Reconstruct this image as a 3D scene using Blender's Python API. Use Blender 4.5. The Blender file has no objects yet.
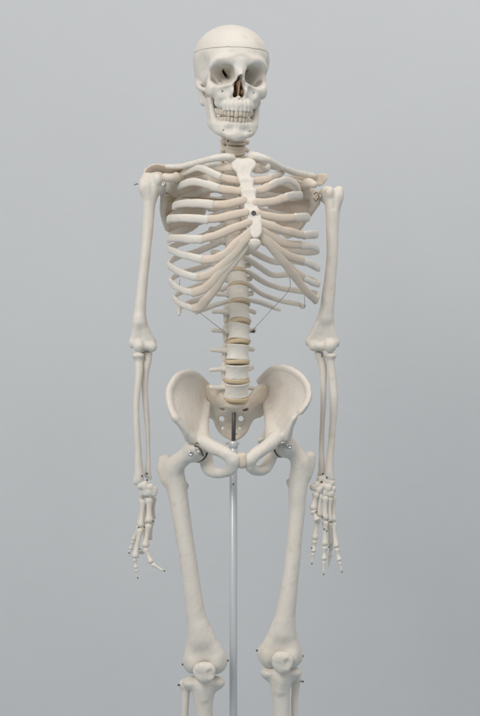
import bpy, math
import numpy as np
from mathutils import Vector, Matrix

S = 0.002          # metres per working unit
D = 1800.0         # camera distance in working units (3.6 m)
scene = bpy.context.scene
COL = scene.collection
rng = np.random.RandomState(7)

# ------------------------------------------------------------------ helpers
def P(px, py, d=0.0):
    k = 1 - d / D
    return np.array([(px - 240) * k, -d, (358 - py) * k])

def PP(pts):
    return np.array([P(*p[:3]) for p in pts])

def smin(a, b, k):
    if k <= 0:
        return np.minimum(a, b)
    h = np.maximum(k - np.abs(a - b), 0) / k
    return np.minimum(a, b) - h * h * k * 0.25

def smax(a, b, k):
    return -smin(-a, -b, k)

class Field:
    """A signed distance field on a grid; parts are blended into it and it is skinned with surface nets."""
    def __init__(self, lo, hi, h):
        self.lo = np.array(lo, float); self.h = h
        n = np.ceil((np.array(hi, float) - self.lo) / h).astype(int) + 1
        self.ax = [self.lo[i] + h * np.arange(n[i]) for i in range(3)]
        self.F = np.full(n, 60.0, np.float32)

    def block(self, lo, hi):
        sl, cs = [], []
        for i in range(3):
            a = int(np.clip(np.floor((lo[i] - self.lo[i]) / self.h), 0, len(self.ax[i])))
            b = int(np.clip(np.ceil((hi[i] - self.lo[i]) / self.h) + 1, 0, len(self.ax[i])))
            sl.append(slice(a, b)); cs.append(self.ax[i][a:b])
        return tuple(sl), cs[0][:, None, None].astype(np.float32), cs[1][None, :, None].astype(np.float32), cs[2][None, None, :].astype(np.float32)

    def apply(self, fn, lo, hi, k, sub=False):
        m = k + 2.5 * self.h
        sl, x, y, z = self.block(np.array(lo) - m, np.array(hi) + m)
        if 0 in self.F[sl].shape:
            return
        d = fn(x, y, z)
        self.F[sl] = smax(self.F[sl], -d, k) if sub else smin(self.F[sl], d, k)

    def cone(self, a, b, ra, rb, k=2.0, sub=False):
        a = np.array(a, float); b = np.array(b, float)
        ba = b - a; L = max(float(ba @ ba), 1e-6)
        def fn(x, y, z):
            t = np.clip(((x - a[0]) * ba[0] + (y - a[1]) * ba[1] + (z - a[2]) * ba[2]) / L, 0, 1)
            return np.sqrt((x - a[0] - t * ba[0]) ** 2 + (y - a[1] - t * ba[1]) ** 2 + (z - a[2] - t * ba[2]) ** 2) - (ra + (rb - ra) * t)
        self.apply(fn, np.minimum(a - ra, b - rb), np.maximum(a + ra, b + rb), k, sub)

    def chain(self, pts, k=2.0, sub=False, photo=True, n=6):
        """pts (px, py, d, r): Catmull-Rom through them."""
        q = np.array([list(P(*p[:3]) if photo else p[:3]) + [p[3]] for p in pts])
        q = catmull(q, n) if len(q) > 2 else q
        def fn(x, y, z):
            best = None
            for i in range(len(q) - 1):
                A = q[i, :3]; ba = q[i + 1, :3] - A; L = max(float(ba @ ba), 1e-6)
                t = np.clip(((x - A[0]) * ba[0] + (y - A[1]) * ba[1] + (z - A[2]) * ba[2]) / L, 0, 1)
                d = np.sqrt((x - A[0] - t * ba[0]) ** 2 + (y - A[1] - t * ba[1]) ** 2 + (z - A[2] - t * ba[2]) ** 2) - (q[i, 3] + (q[i + 1, 3] - q[i, 3]) * t)
                best = d if best is None else np.minimum(best, d)
            return best
        r = q[:, 3:4]
        self.apply(fn, (q[:, :3] - r).min(0), (q[:, :3] + r).max(0), k, sub)

    def ell(self, c, r, k=2.0, sub=False, rot=None, p=2.0):
        c = np.array(c, float); r = np.array(r, float)
        R = np.eye(3) if rot is None else np.array(rot.to_3x3().transposed())
        def fn(x, y, z):
            dx, dy, dz = x - c[0], y - c[1], z - c[2]
            u = (R[0, 0] * dx + R[0, 1] * dy + R[0, 2] * dz)
            v = (R[1, 0] * dx + R[1, 1] * dy + R[1, 2] * dz)
            w = (R[2, 0] * dx + R[2, 1] * dy + R[2, 2] * dz)
            if p != 2.0:
                kk = ((np.abs(u) / r[0]) ** p + (np.abs(v) / r[1]) ** p + (np.abs(w) / r[2]) ** p) ** (1 / p)
                return (kk - 1) * r.min()
            k0 = np.sqrt((u / r[0]) ** 2 + (v / r[1]) ** 2 + (w / r[2]) ** 2)
            k1 = np.sqrt((u / r[0] ** 2) ** 2 + (v / r[1] ** 2) ** 2 + (w / r[2] ** 2) ** 2) + 1e-6
            return np.where(k0 < 1e-3, -r.min(), k0 * (k0 - 1) / k1)
        m = r.max() if rot is not None else r
        self.apply(fn, c - m, c + m, k, sub)

    def tri(self, A, B, C, r, k=2.0, sub=False):
        A, B, C = [np.array(v, float) for v in (A, B, C)]
        r = np.array([r] * 3 if np.isscalar(r) else r, float)
        def fn(x, y, z):
            sh = np.broadcast(x, y, z).shape
            p = np.stack([np.broadcast_to(v, sh) for v in (x, y, z)], -1).reshape(-1, 3).astype(np.float64)
            n = np.cross(B - A, C - A); nn = n @ n
            w = p - A
            g = (np.cross(B - A, w) @ n) / nn
            b = (np.cross(w, C - A) @ n) / nn
            a = 1 - g - b
            ins = (a >= 0) & (b >= 0) & (g >= 0)
            d = np.abs(w @ n) / math.sqrt(nn) - (a * r[0] + b * r[1] + g * r[2])
            best = np.full(len(p), 1e9)
            for (u, v, ru, rv) in ((A, B, r[0], r[1]), (B, C, r[1], r[2]), (C, A, r[2], r[0])):
                e = v - u; t = np.clip(((p - u) @ e) / (e @ e), 0, 1)
                best = np.minimum(best, np.linalg.norm(p - u - t[:, None] * e, axis=1) - (ru + (rv - ru) * t))
            return np.where(ins, np.minimum(d, best), best).reshape(sh).astype(np.float32)
        V = np.stack([A, B, C]); m = r.max()
        self.apply(fn, V.min(0) - m, V.max(0) + m, k, sub)

    def plate(self, outline, ctrl, t=2.2, rnd=1.8, k=3.0, n=6, photo=True):
        """A thin curved bone plate: closed outline, thin-plate spline depth, half thickness t."""
        o = PP(outline) if photo else np.array(outline, float)
        c = np.concatenate([o, PP(ctrl) if photo else np.array(ctrl, float)]) if len(ctrl) else o
        poly = catmull(o, n, closed=True)[:, [0, 2]]
        q = c[:, [0, 2]]; N = len(q)
        r2 = ((q[:, None] - q[None]) ** 2).sum(-1)
        K = 0.5 * r2 * np.log(r2 + 1e-9)
        Pm = np.c_[np.ones(N), q]
        M = np.zeros((N + 3, N + 3)); M[:N, :N] = K + 4.0 * np.eye(N); M[:N, N:] = Pm; M[N:, :N] = Pm.T
        sol = np.linalg.solve(M, np.r_[c[:, 1], 0, 0, 0])
        def fn(x, y, z):
            X, Z = np.broadcast_arrays(x[:, 0, :], z[0, :, :] if z.ndim == 3 else z)
            pt = np.stack([X, Z], -1).reshape(-1, 2).astype(float)
            r2 = ((pt[:, None] - q[None]) ** 2).sum(-1)
            Yc = (0.5 * r2 * np.log(r2 + 1e-9)) @ sol[:N] + sol[N] + pt @ sol[N + 1:]
            Yc = Yc.reshape(X.shape)
            gx, gz = np.gradient(Yc, self.h) if min(Yc.shape) > 1 else (0, 0)
            sl = 1 / np.sqrt(1 + gx ** 2 + gz ** 2)
            best = np.full(len(pt), 1e9); inside = np.zeros(len(pt), bool)
            for i in range(len(poly)):
                u = poly[i]; v = poly[(i + 1) % len(poly)]
                e = v - u; L = e @ e
                if L < 1e-9: continue
                tt = np.clip(((pt - u) @ e) / L, 0, 1)
                best = np.minimum(best, ((pt - u - tt[:, None] * e) ** 2).sum(1))
                cond = (u[1] > pt[:, 1]) != (v[1] > pt[:, 1])
                if abs(e[1]) > 1e-9:
                    xi = u[0] + (pt[:, 1] - u[1]) / e[1] * e[0]
                    inside ^= cond & (pt[:, 0] < xi)
            d2 = (np.sqrt(best) * np.where(inside, -1, 1)).reshape(X.shape)
            a = (d2 + rnd)[:, None, :]
            b = np.abs(y - Yc[:, None, :]) * sl[:, None, :] - t + rnd
            return (np.sqrt(np.maximum(a, 0) ** 2 + np.maximum(b, 0) ** 2) + np.minimum(np.maximum(a, b), 0) - rnd).astype(np.float32)
        lo = c.min(0) - t - 6; hi = c.max(0) + t + 6
        lo[[0, 2]] += 3; hi[[0, 2]] -= 3
        self.apply(fn, lo, hi, k)

    def roughen(self, amp, along=1.0):
        """small cast-bone irregularity of the surface itself"""
        i = np.nonzero(np.abs(self.F) < 3)
        p = np.stack([self.ax[a][i[a]] for a in range(3)], 1)
        p[:, 2] *= along
        r = np.random.RandomState(len(p) % 9973)
        n = np.zeros(len(p))
        for lam, w, cnt in ((15, 1.0, 5), (7.5, .8, 7), (4.2, .5, 8)):
            for _ in range(cnt):
                d = r.randn(3); d /= np.linalg.norm(d)
                n += w / math.sqrt(cnt) * np.sin(p @ d * (2 * math.pi / (lam * r.uniform(.75, 1.3))) + r.uniform(0, 6.28))
        self.F[i] += (amp * n).astype(np.float32)

    def mesh(self, smooth=2):
        F = self.F; s = F < 0
        n = np.array(F.shape)
        cnt = np.zeros(n - 1, np.int8)
        offs = [(i, j, k) for i in (0, 1) for j in (0, 1) for k in (0, 1)]
        for o in offs:
            cnt += s[o[0]:n[0] - 1 + o[0], o[1]:n[1] - 1 + o[1], o[2]:n[2] - 1 + o[2]]
        act = (cnt > 0) & (cnt < 8)
        ijk = np.argwhere(act)
        idx = np.full(n - 1, -1, np.int64); idx[act] = np.arange(len(ijk))
        val = np.stack([F[ijk[:, 0] + o[0], ijk[:, 1] + o[1], ijk[:, 2] + o[2]] for o in offs], 1).astype(float)
        acc = np.zeros((len(ijk), 3)); num = np.zeros(len(ijk))
        for a in range(8):
            for b in range(a + 1, 8):
                df = np.array(offs[b]) - np.array(offs[a])
                if np.abs(df).sum() != 1: continue
                m = (val[:, a] < 0) != (val[:, b] < 0)
                t = val[:, a] / (val[:, a] - val[:, b] + 1e-12)
                pt = np.array(offs[a])[None] + t[:, None] * df[None]
                acc[m] += pt[m]; num[m] += 1
        v = self.lo + self.h * (ijk + acc / num[:, None])
        quads = []
        for axn in range(3):
            b, c = (axn + 1) % 3, (axn + 2) % 3
            sa = np.moveaxis(s, (axn, b, c), (0, 1, 2)); ia = np.moveaxis(idx, (axn, b, c), (0, 1, 2))
            e0 = sa[:-1, 1:-1, 1:-1]; e1 = sa[1:, 1:-1, 1:-1]
            for pos in (True, False):
                w = np.argwhere((e0 & ~e1) if pos else (~e0 & e1))
                i, j, k = w[:, 0], w[:, 1] + 1, w[:, 2] + 1
                q = np.stack([ia[i, j - 1, k - 1], ia[i, j, k - 1], ia[i, j, k], ia[i, j - 1, k]], 1)
                quads.append(q if pos else q[:, ::-1])
        q = np.concatenate(quads)
        q = q[(q >= 0).all(1)]
        e = np.concatenate([q[:, [i, (i + 1) % 4]] for i in range(4)])
        for it in range(smooth):
            for lam in (0.5, -0.42):
                sm = np.stack([np.bincount(e[:, 0], v[e[:, 1], a], len(v)) + np.bincount(e[:, 1], v[e[:, 0], a], len(v)) for a in range(3)], 1)
                deg = np.bincount(e[:, 0], minlength=len(v)) + np.bincount(e[:, 1], minlength=len(v))
                v = v + lam * (sm / np.maximum(deg, 1)[:, None] - v)
        return v, q

def catmull(p, n, closed=False):
    p = np.array(p, float); N = len(p); out = []
    rng_ = range(N) if closed else range(N - 1)
    for i in rng_:
        if closed:
            a, b, c, d = p[(i - 1) % N], p[i], p[(i + 1) % N], p[(i + 2) % N]
        else:
            b, c = p[i], p[i + 1]
            a = p[i - 1] if i > 0 else 2 * b - c
            d = p[i + 2] if i + 2 < N else 2 * c - b
        for s in range(n):
            t = s / n
            out.append(0.5 * (2 * b + (c - a) * t + (2 * a - 5 * b + 4 * c - d) * t * t + (3 * b - 3 * c + d - a) * t ** 3))
    if not closed:
        out.append(p[-1])
    return np.array(out)

def link(name, v, faces, mat, parent, M=None, smooth=True):
    v = np.array(v, float)
    if M is not None:
        Mn = np.array(M); v = v @ Mn[:3, :3].T + Mn[:3, 3]
    v = v * S
    c = (v.min(0) + v.max(0)) / 2
    me = bpy.data.meshes.new(name)
    me.from_pydata((v - c).tolist(), [], faces.tolist() if isinstance(faces, np.ndarray) else faces)
    if smooth:
        me.polygons.foreach_set('use_smooth', [True] * len(me.polygons))
    me.materials.append(mat); me.update()
    o = bpy.data.objects.new(name, me); COL.objects.link(o)
    base = Vector((0, 0, 0)); p = parent
    while p is not None:
        base += p.location; p = p.parent
    o.parent = parent
    o.location = Vector(c) - base
    return o

def sweep(pts, hh, tt, center=None, normal=None, seg=14, n=8, prof=None, pw=2.4, cap=0.9):
    """Flat bar along points: half height hh, half thickness tt; the flat side faces away from the body axis."""
    p = catmull(pts, n) if len(pts) > 2 else np.array([pts[0] + (pts[1] - pts[0]) * t for t in np.linspace(0, 1, n)])
    N = len(p)
    T = np.gradient(p, axis=0); T /= np.linalg.norm(T, axis=1)[:, None]
    if center is not None:
        c = np.array([[center[0], center[1], q[2]] for q in p]); Nn = p - c
    else:
        Nn = np.tile(np.array(normal, float), (N, 1))
    H = np.cross(T, Nn); H /= np.linalg.norm(H, axis=1)[:, None] + 1e-9
    for i in range(1, N):
        if H[i] @ H[i - 1] < 0: H[i] = -H[i]
    for _ in range(3):
        H[1:-1] = (H[:-2] + 2 * H[1:-1] + H[2:]) / 4
    H -= (H * T).sum(1)[:, None] * T; H /= np.linalg.norm(H, axis=1)[:, None]
    B = np.cross(H, T)
    u = np.linspace(0, 1, N)
    pr = np.ones(N) if prof is None else np.interp(u, *prof)
    wob = np.interp(np.arange(N), np.arange(0, N + 6, 5), rng.randn(len(np.arange(0, N + 6, 5)))) * (0.05 if hh > 1.5 else 0)
    wob2 = np.interp(np.arange(N), np.arange(0, N + 6, 4), rng.randn(len(np.arange(0, N + 6, 4)))) * (0.22 if hh > 1.5 else 0)
    pr = pr * (1 + wob); p = p + H * wob2[:, None]
    rows = []; a = np.arange(seg) * 2 * math.pi / seg
    ca = np.sign(np.cos(a)) * np.abs(np.cos(a)) ** (2 / pw); sa = np.sign(np.sin(a)) * np.abs(np.sin(a)) ** (2 / pw)
    def ring(c, h, b, s):
        rows.append(c + s * (ca[:, None] * h * hh + sa[:, None] * b * tt))
    e = cap * min(hh, tt)
    for sgn, i in ((-1, 0),):
        for f, s in ((1.0, 0.35), (0.8, 0.68), (0.45, 0.9)):
            ring(p[0] - T[0] * e * f, H[0], B[0], pr[0] * s)
    for i in range(N):
        ring(p[i], H[i], B[i], pr[i])
    for f, s in ((0.45, 0.9), (0.8, 0.68), (1.0, 0.35)):
        ring(p[-1] + T[-1] * e * f, H[-1], B[-1], pr[-1] * s)
    v = np.concatenate(rows); R = len(rows)
    f = []
    for i in range(R - 1):
        for j in range(seg):
            k = (j + 1) % seg
            f.append((i * seg + j, (i + 1) * seg + j, (i + 1) * seg + k, i * seg + k))
    f.append(tuple(range(seg))); f.append(tuple((R - 1) * seg + j for j in reversed(range(seg))))
    return v, f

def lathe_between(a, b, prof, seg=14, phase=0.0, flat=1.0):
    """Surface of revolution from a to b; prof = list of (t, radius)."""
    a = np.array(a, float); b = np.array(b, float)
    T = b - a; L = np.linalg.norm(T); T = T / L
    ref = np.array([0, 1.0, 0]) if abs(T[1]) < 0.8 else np.array([1.0, 0, 0])
    X = np.cross(T, ref); X /= np.linalg.norm(X); Y = np.cross(T, X)
    v = []; ang = phase + np.arange(seg) * 2 * math.pi / seg
    for t, r in prof:
        v.append(a + T * L * t + r * (np.cos(ang)[:, None] * X + flat * np.sin(ang)[:, None] * Y))
    v = np.concatenate(v); R = len(prof); f = []
    for i in range(R - 1):
        for j in range(seg):
            k = (j + 1) % seg
            f.append((i * seg + j, i * seg + k, (i + 1) * seg + k, (i + 1) * seg + j))
    f.append(tuple(reversed(range(seg)))); f.append(tuple((R - 1) * seg + j for j in range(seg)))
    return v, f

def wire(name, pts, r, mat, parent, n=6):
    q = PP(pts)
    v, f = sweep(q, r, r, normal=(0.3, -1, 0.21), seg=8, n=n, pw=2.0)
    return link(name, v, f, mat, parent)

def screw(name, p, direction, r, L, mat, parent):
    a = P(*p); d = np.array(direction, float); d /= np.linalg.norm(d)
    v, f = lathe_between(a - d * L * 0.6, a + d * L * 0.4, [(0, r * .45), (.5, r * .45), (.52, r), (.86, r), (1, r * .8), (1, r * .42), (.9, r * .38)], seg=12)
    return link(name, v, f, mat, parent)

# ------------------------------------------------------------------ materials
def nodes_of(name):
    m = bpy.data.materials.new(name); m.use_nodes = True
    nt = m.node_tree; return m, nt, nt.nodes['Principled BSDF']

def mottled(name, c0, c1, scale, rough, bump=0.15, bscale=220, spots=None, spec=0.4, sss=0.0):
    m, nt, b = nodes_of(name)
    tc = nt.nodes.new('ShaderNodeTexCoord')
    geo = nt.nodes.new('ShaderNodeNewGeometry')
    n1 = nt.nodes.new('ShaderNodeTexNoise'); n1.inputs['Scale'].default_value = scale; n1.inputs['Detail'].default_value = 6; n1.inputs['Roughness'].default_value = 0.6
    nt.links.new(geo.outputs['Position'], n1.inputs['Vector'])
    r = nt.nodes.new('ShaderNodeValToRGB'); r.color_ramp.elements[0].position = 0.32; r.color_ramp.elements[1].position = 0.68
    r.color_ramp.elements[0].color = (*c0, 1); r.color_ramp.elements[1].color = (*c1, 1)
    nt.links.new(n1.outputs['Fac'], r.inputs['Fac'])
    out = r.outputs['Color']
    if spots:
        n3 = nt.nodes.new('ShaderNodeTexNoise'); n3.inputs['Scale'].default_value = spots[1]; n3.inputs['Detail'].default_value = 3
        nt.links.new(geo.outputs['Position'], n3.inputs['Vector'])
        r3 = nt.nodes.new('ShaderNodeValToRGB'); r3.color_ramp.elements[0].position = spots[2]; r3.color_ramp.elements[1].position = spots[2] + 0.1
        r3.color_ramp.elements[0].color = (0, 0, 0, 1); r3.color_ramp.elements[1].color = (spots[3],) * 3 + (1,)
        mx = nt.nodes.new('ShaderNodeMixRGB'); mx.inputs['Color2'].default_value = (*spots[0], 1)
        nt.links.new(n3.outputs['Fac'], r3.inputs['Fac']); nt.links.new(r3.outputs['Color'], mx.inputs['Fac'])
        nt.links.new(out, mx.inputs['Color1']); out = mx.outputs['Color']
    nt.links.new(out, b.inputs['Base Color'])
    b.inputs['Roughness'].default_value = rough
    b.inputs['Specular IOR Level'].default_value = spec
    if sss:
        b.inputs['Subsurface Weight'].default_value = sss
        b.inputs['Subsurface Radius'].default_value = (0.009, 0.005, 0.003)
        b.inputs['Subsurface Scale'].default_value = 1.0
    if bump:
        n2 = nt.nodes.new('ShaderNodeTexNoise'); n2.inputs['Scale'].default_value = bscale; n2.inputs['Detail'].default_value = 5
        nt.links.new(geo.outputs['Position'], n2.inputs['Vector'])
        bp = nt.nodes.new('ShaderNodeBump'); bp.inputs['Strength'].default_value = bump; bp.inputs['Distance'].default_value = 0.002
        nt.links.new(n2.outputs['Fac'], bp.inputs['Height']); nt.links.new(bp.outputs['Normal'], b.inputs['Normal'])
    return m

BONE = mottled('ivory_bone', (0.76, 0.70, 0.62), (0.79, 0.742, 0.672), 14, 0.42, 0.3, 150, ((0.66, 0.57, 0.46), 45, 0.60, 0.4), sss=0.3)
TANB = mottled('shade_tan_bone', (0.73, 0.64, 0.535), (0.765, 0.685, 0.585), 18, 0.46, 0.3, 150, ((0.58, 0.47, 0.36), 55, 0.60, 0.4), sss=0.3)  # tan of shoulder blades and sacrum; on upper vertebrae it paints in shade
CART = mottled('tan_cartilage', (0.705, 0.592, 0.48), (0.748, 0.645, 0.535), 22, 0.5, 0.18, 180, ((0.52, 0.40, 0.29), 60, 0.62, 0.35), sss=0.3)
DISC = mottled('ochre_disc', (0.62, 0.475, 0.30), (0.67, 0.53, 0.36), 30, 0.55, 0.1, 200)
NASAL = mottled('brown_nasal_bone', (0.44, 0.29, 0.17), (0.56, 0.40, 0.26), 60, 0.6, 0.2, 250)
TOOTH = mottled('cream_tooth', (0.66, 0.56, 0.44), (0.72, 0.63, 0.52), 60, 0.35, 0.05, 200)
WALLM = mottled('painted_plaster', (0.665, 0.667, 0.67), (0.685, 0.688, 0.69), 2.2, 0.8, 0.35, 26, spec=0.25)

def metal(name, c, rough, met=1.0):
    m, nt, b = nodes_of(name)
    n = nt.nodes.new('ShaderNodeTexNoise'); n.inputs['Scale'].default_value = 300
    r = nt.nodes.new('ShaderNodeMapRange'); r.inputs['To Min'].default_value = rough * 0.8; r.inputs['To Max'].default_value = rough * 1.25
    nt.links.new(n.outputs['Fac'], r.inputs['Value']); nt.links.new(r.outputs['Result'], b.inputs['Roughness'])
    b.inputs['Base Color'].default_value = (*c, 1); b.inputs['Metallic'].default_value = met
    return m
STEEL = metal('bright_steel', (0.55, 0.54, 0.52), 0.25)
DARK = metal('dull_steel', (0.14, 0.135, 0.13), 0.4, 0.8)
WIRE = metal('thin_wire', (0.42, 0.41, 0.38), 0.4, 0.6)
BRASS = metal('dull_brass', (0.30, 0.24, 0.15), 0.4, 0.8)
TUBE = metal('painted_tube', (0.63, 0.655, 0.67), 0.28, 0.15)

# ------------------------------------------------------------------ the thing
SK = bpy.data.objects.new('anatomical_skeleton', None); COL.objects.link(SK)
SK.location = Vector(P(236, 400, -10) * S)
SK['label'] = 'ivory plastic human skeleton model hanging upright on a stand before a pale wall'
SK['category'] = 'skeleton'

def bone(name, F, mat=None, parent=SK, smooth=2, M=None, rough=0.11):
    if rough: F.roughen(rough, 0.35 if name in ('humerus', 'radius', 'ulna', 'thigh_bone', 'shin_bone', 'fibula') else 1.0)
    v, q = F.mesh(smooth)
    return link(name, v, q, mat or BONE, parent, M)

# ------------------------------------------------------------------ skull
def skull():
    th, al, ro = math.radians(11.5), math.radians(8.7), math.radians(3.0)
    R = Matrix.Rotation(al, 4, 'X') @ Matrix.Rotation(ro, 4, 'Y') @ Matrix.Rotation(th, 4, 'Z')
    M = Matrix.Translation(Vector(P(231.8, 82, 0))) @ R
    L = lambda x, f, z: (x, -f, z)
    h = 0.75
    F = Field((-43, -52, -40), (43, 60, 60), h)
    F.ell(L(0, -9, 21.5), (38.2, 46, 35), 0)
    F.ell(L(0, 12, 23), (29, 25.5, 27), 8)
    F.ell(L(0, -15, 3), (33, 36, 20), 8)
    for s in (-1, 1):
        F.cone(L(27 * s, -13, -4), L(25.5 * s, -9, -21), 7, 4.5, 4)
        # orbital rim, all round
        ch = [(4, 34.5, 19, 4.0), (12, 35.3, 22, 3.6), (21, 32.5, 21.5, 3.2), (27, 28, 15, 3.2), (29, 24.5, 8, 3), (28.5, 24.5, 0, 3.2), (25.5, 28.5, -5, 4), (18, 33, -6.5, 3.2), (10, 36.5, -3, 2.8), (6, 38, 4, 2.6), (5, 37, 12, 3)]
        F.chain([(x * s, -f, z, r) for x, f, z, r in ch], 5.0, photo=False)
        F.ell(L(23.5 * s, 27, -9.5), (7, 6.5, 6.5), 4)
        F.chain([(27 * s, -24, -9, 3.6), (31.8 * s, -13, -8, 2.6), (33.4 * s, -3, -6, 2.4), (31.5 * s, 9, -3, 4)], 2.5, photo=False)
        F.chain([(28.5 * s, -23, 6, 3), (25 * s, -10, 6, 7), (20 * s, 5, 4, 9)], 4, photo=False)
        F.chain([(7 * s, -37, -9, 4.5), (15 * s, -32, -13, 6), (17 * s, -27, -20, 5)], 4, photo=False)
        F.chain([(0, -38.5, -22, 4.2), (9 * s, -36.5, -22, 4.2), (14 * s, -31, -22, 4.2), (16 * s, -22, -21.5, 4), (16 * s, -12, -20, 3.6)], 3, photo=False)
        F.chain([(3.5 * s, -38, 15, 2.6), (4.5 * s, -39, 4, 2.4)], 3, photo=False)
        # canine swelling and roots
        for i, (x, f) in enumerate(((2.2, 42.2), (6.2, 41.4), (10, 39.3), (13.2, 36.3))):
            F.cone(L(x * s, f - 1.2, -17 - (i % 2)), L(x * s, f - 0.2, -27), 1.0, 1.7, 2.2)
        F.cone(L(17 * s, 17, -10), L(17 * s, 12, -24), 4, 3, 3)
    F.cone(L(0, 37, 17), L(0, 43.5, 7.5), 3.6, 2.2, 4)
    F.ell(L(0, 24, -13), (19, 14, 15), 4)
    F.cone(L(0, 31, 11), L(0, 8, 8), 7, 10, 4)
    F.ell(L(0, 8, -8), (20, 22, 14), 4)
    F.ell(L(0, 36, 22), (7, 3.6, 5), 6)
    F.ell(L(0, 4, -18), (13, 15, 12), 4)
    for s in (-1, 1):
        F.ell(L(37.5 * s, 18, 9), (9, 14, 18), 6, sub=True)
        F.ell(L(14 * s, 39.5, -9), (5, 4, 6), 4, sub=True)
        # orbit: tapering rounded square socket
        a = np.array(L(17.2 * s, 40, 6.9)); b = np.array(L(8.5 * s, 9, 7))
        ax = b - a; Ln = np.linalg.norm(ax); ax /= Ln
        X = np.cross(ax, (0, 0, 1)); X /= np.linalg.norm(X); Z = np.cross(X, ax)
        tl = math.radians(-12 * s) 
        X2 = X * math.cos(tl) + Z * math.sin(tl); Z2 = Z * math.cos(tl) - X * math.sin(tl)
        def orb(x, y, z):
            dx, dy, dz = x - a[0], y - a[1], z - a[2]
            t = (dx * ax[0] + dy * ax[1] + dz * ax[2]) / Ln
            u = dx * X2[0] + dy * X2[1] + dz * X2[2]; w = dx * Z2[0] + dy * Z2[1] + dz * Z2[2]
            tc = np.clip(t, 0, 1)
            ta = 1 - tc ** 1.8 * 0.76
            rx = 11.9 * ta; rz = 9.7 * ta
            p = 3.1
            k = ((np.abs(u) / rx) ** p + (np.abs(w) / rz) ** p) ** (1 / p)
            return np.maximum((k - 1) * rz, (t - 1) * Ln)
        F.apply(orb, np.array(L(17.2 * s, 52, 7)) - np.array((16, 0, 14)), np.array(L(17.2 * s, 2, 7)) + np.array((16, 0, 14)), 2.0, sub=True)
    # nasal aperture
    def nose(x, y, z):
        az, bz = 6.5, -9.2
        t = np.clip((az - z) / (az - bz), 0, 1)
        xx = np.abs(x)
        d = np.sqrt((xx - 0.0) ** 2 + (z - (az + (bz - az) * t)) ** 2) - (1.3 + (6.0 - 1.3) * t ** 0.9)
        d = np.minimum(d, np.sqrt((xx - 3.2) ** 2 + (z + 12.0) ** 2) - 2.9)
        return np.maximum(d, y + 14.0)
    F.apply(nose, (-9, -60, -18), (9, -12, 10), 1.2, sub=True)
    for s in (-1, 1):
        F.tri(L(5.8 * s, 17, 3.2), L(12.5 * s, 18, 12.5), L(9 * s, -12, 8), (1.7, .9, 1.4), 0.6, sub=True)
        F.tri(L(12 * s, 22, -1), L(20 * s, 26, -1.5), L(14 * s, 14, 1), 0.7, 0.8, sub=True)
        F.cone(L(16 * s, 39, -10.5), L(15 * s, 30, -9), 0.9, 0.6, 0.8, sub=True)
    F.ell(L(0, -19, 26), (30, 26, 26), 1, sub=True)
    F.cone(L(0, 37, -15), L(0, 42.5, -14.6), 2.4, 0.9, 1.5)
    full = F.F.copy()
    y = F.ax[1][None, :, None]; z = F.ax[2][None, None, :]; x = F.ax[0][:, None, None]
    cut = z - (34.0 + 0.15 * (-y - 38)) + 0.25 * np.sin(x * .35) * np.cos(y * .3)
    F.F = np.maximum(full, cut + 0.06)
    sk = bone('skull', F, M=M, smooth=2, rough=0.045)
    F.F = np.maximum(full, -cut + 0.06)
    bone('skull_cap', F, parent=sk, M=M, smooth=2, rough=0.045)
    # septum and turbinates inside the nose
    N = Field((-9, -40, -18), (9, -8, 8), 0.5)
    N.tri(L(0.3, 34, -13), L(0.6, 36, 2), L(0, 12, -5), 0.9, 0.5)
    for s in (-1, 1):
        N.ell(L(4.2 * s, 26, -9), (1.7, 8, 2.8), 1.0)
        N.ell(L(3.4 * s, 24, -2), (1.4, 7, 2.2), 1.0)
    N.ell(L(0, 14.5, -6), (7.5, 2.2, 9.5), 1.0)
    bone('nasal_septum', N, NASAL, parent=sk, M=M)
    # teeth
    def arc(s, half, front, back):
        t = s
        return half * math.sin(t), back + (front - back) * math.cos(t) ** 0.8
    W = [4.3, 3.4, 3.9, 3.5, 3.4, 5.0, 4.8]
    def row(z0, z1, half, front, parent, scale=1.0, up=True):
        curve = []
        for i in range(400):
            t = i / 399 * 1.45
            curve.append((half * math.sin(t), 6 + (front - 6) * math.cos(t) ** 0.75))
        curve = np.array(curve); ln = np.r_[0, np.cumsum(np.linalg.norm(np.diff(curve, axis=0), axis=1))]
        for s in (-1, 1):
            acc = 0
            for k, w in enumerate(W):
                w = w * scale
                c = acc + w / 2; acc += w
                if c > ln[-1]: break
                x = np.interp(c, ln, curve[:, 0]); f = np.interp(c, ln, curve[:, 1])
                x2 = np.interp(c + .3, ln, curve[:, 0]); f2 = np.interp(c + .3, ln, curve[:, 1])
                tx = np.array([x2 - x, f2 - f]); tx /= np.linalg.norm(tx)
                hgt = (z0 - z1) * (1.0 + 0.05 * rng.randn() + (0.08 if k == 2 else 0) - 0.03 * k)
                top = z0 if up else z1 + hgt
                nu, nv = 10, 9; vs = []
                for a in range(nv):
                    ph = -math.pi / 2 + math.pi * a / (nv - 1)
                    for b in range(nu):
                        th_ = 2 * math.pi * b / nu
                        e = 0.45
                        sg = lambda q, e=e: math.copysign(abs(q) ** e, q)
                        lx = sg(math.cos(ph)) * sg(math.cos(th_)) * w * 0.47
                        ly = sg(math.cos(ph), .6) * sg(math.sin(th_), .7) * (1.7 + .35 * k * .5)
                        lz = sg(math.sin(ph), .6)
                        tap = 1 - 0.16 * (lz if up else -lz)
                        lx *= tap
                        zz = (top - hgt / 2) + lz * hgt / 2
                        vs.append((s * (x + tx[0] * lx) + s * (tx[1]) * -ly, -(f + tx[1] * lx + tx[0] * ly), zz))
                fs = []
                for a in range(nv - 1):
                    for b in range(nu):
                        b2 = (b + 1) % nu
                        q = (a * nu + b, a * nu + b2, (a + 1) * nu + b2, (a + 1) * nu + b)
                        fs.append(q if s < 0 else q[::-1])
                link('tooth', np.array(vs), fs, TOOTH, parent, M)
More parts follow.
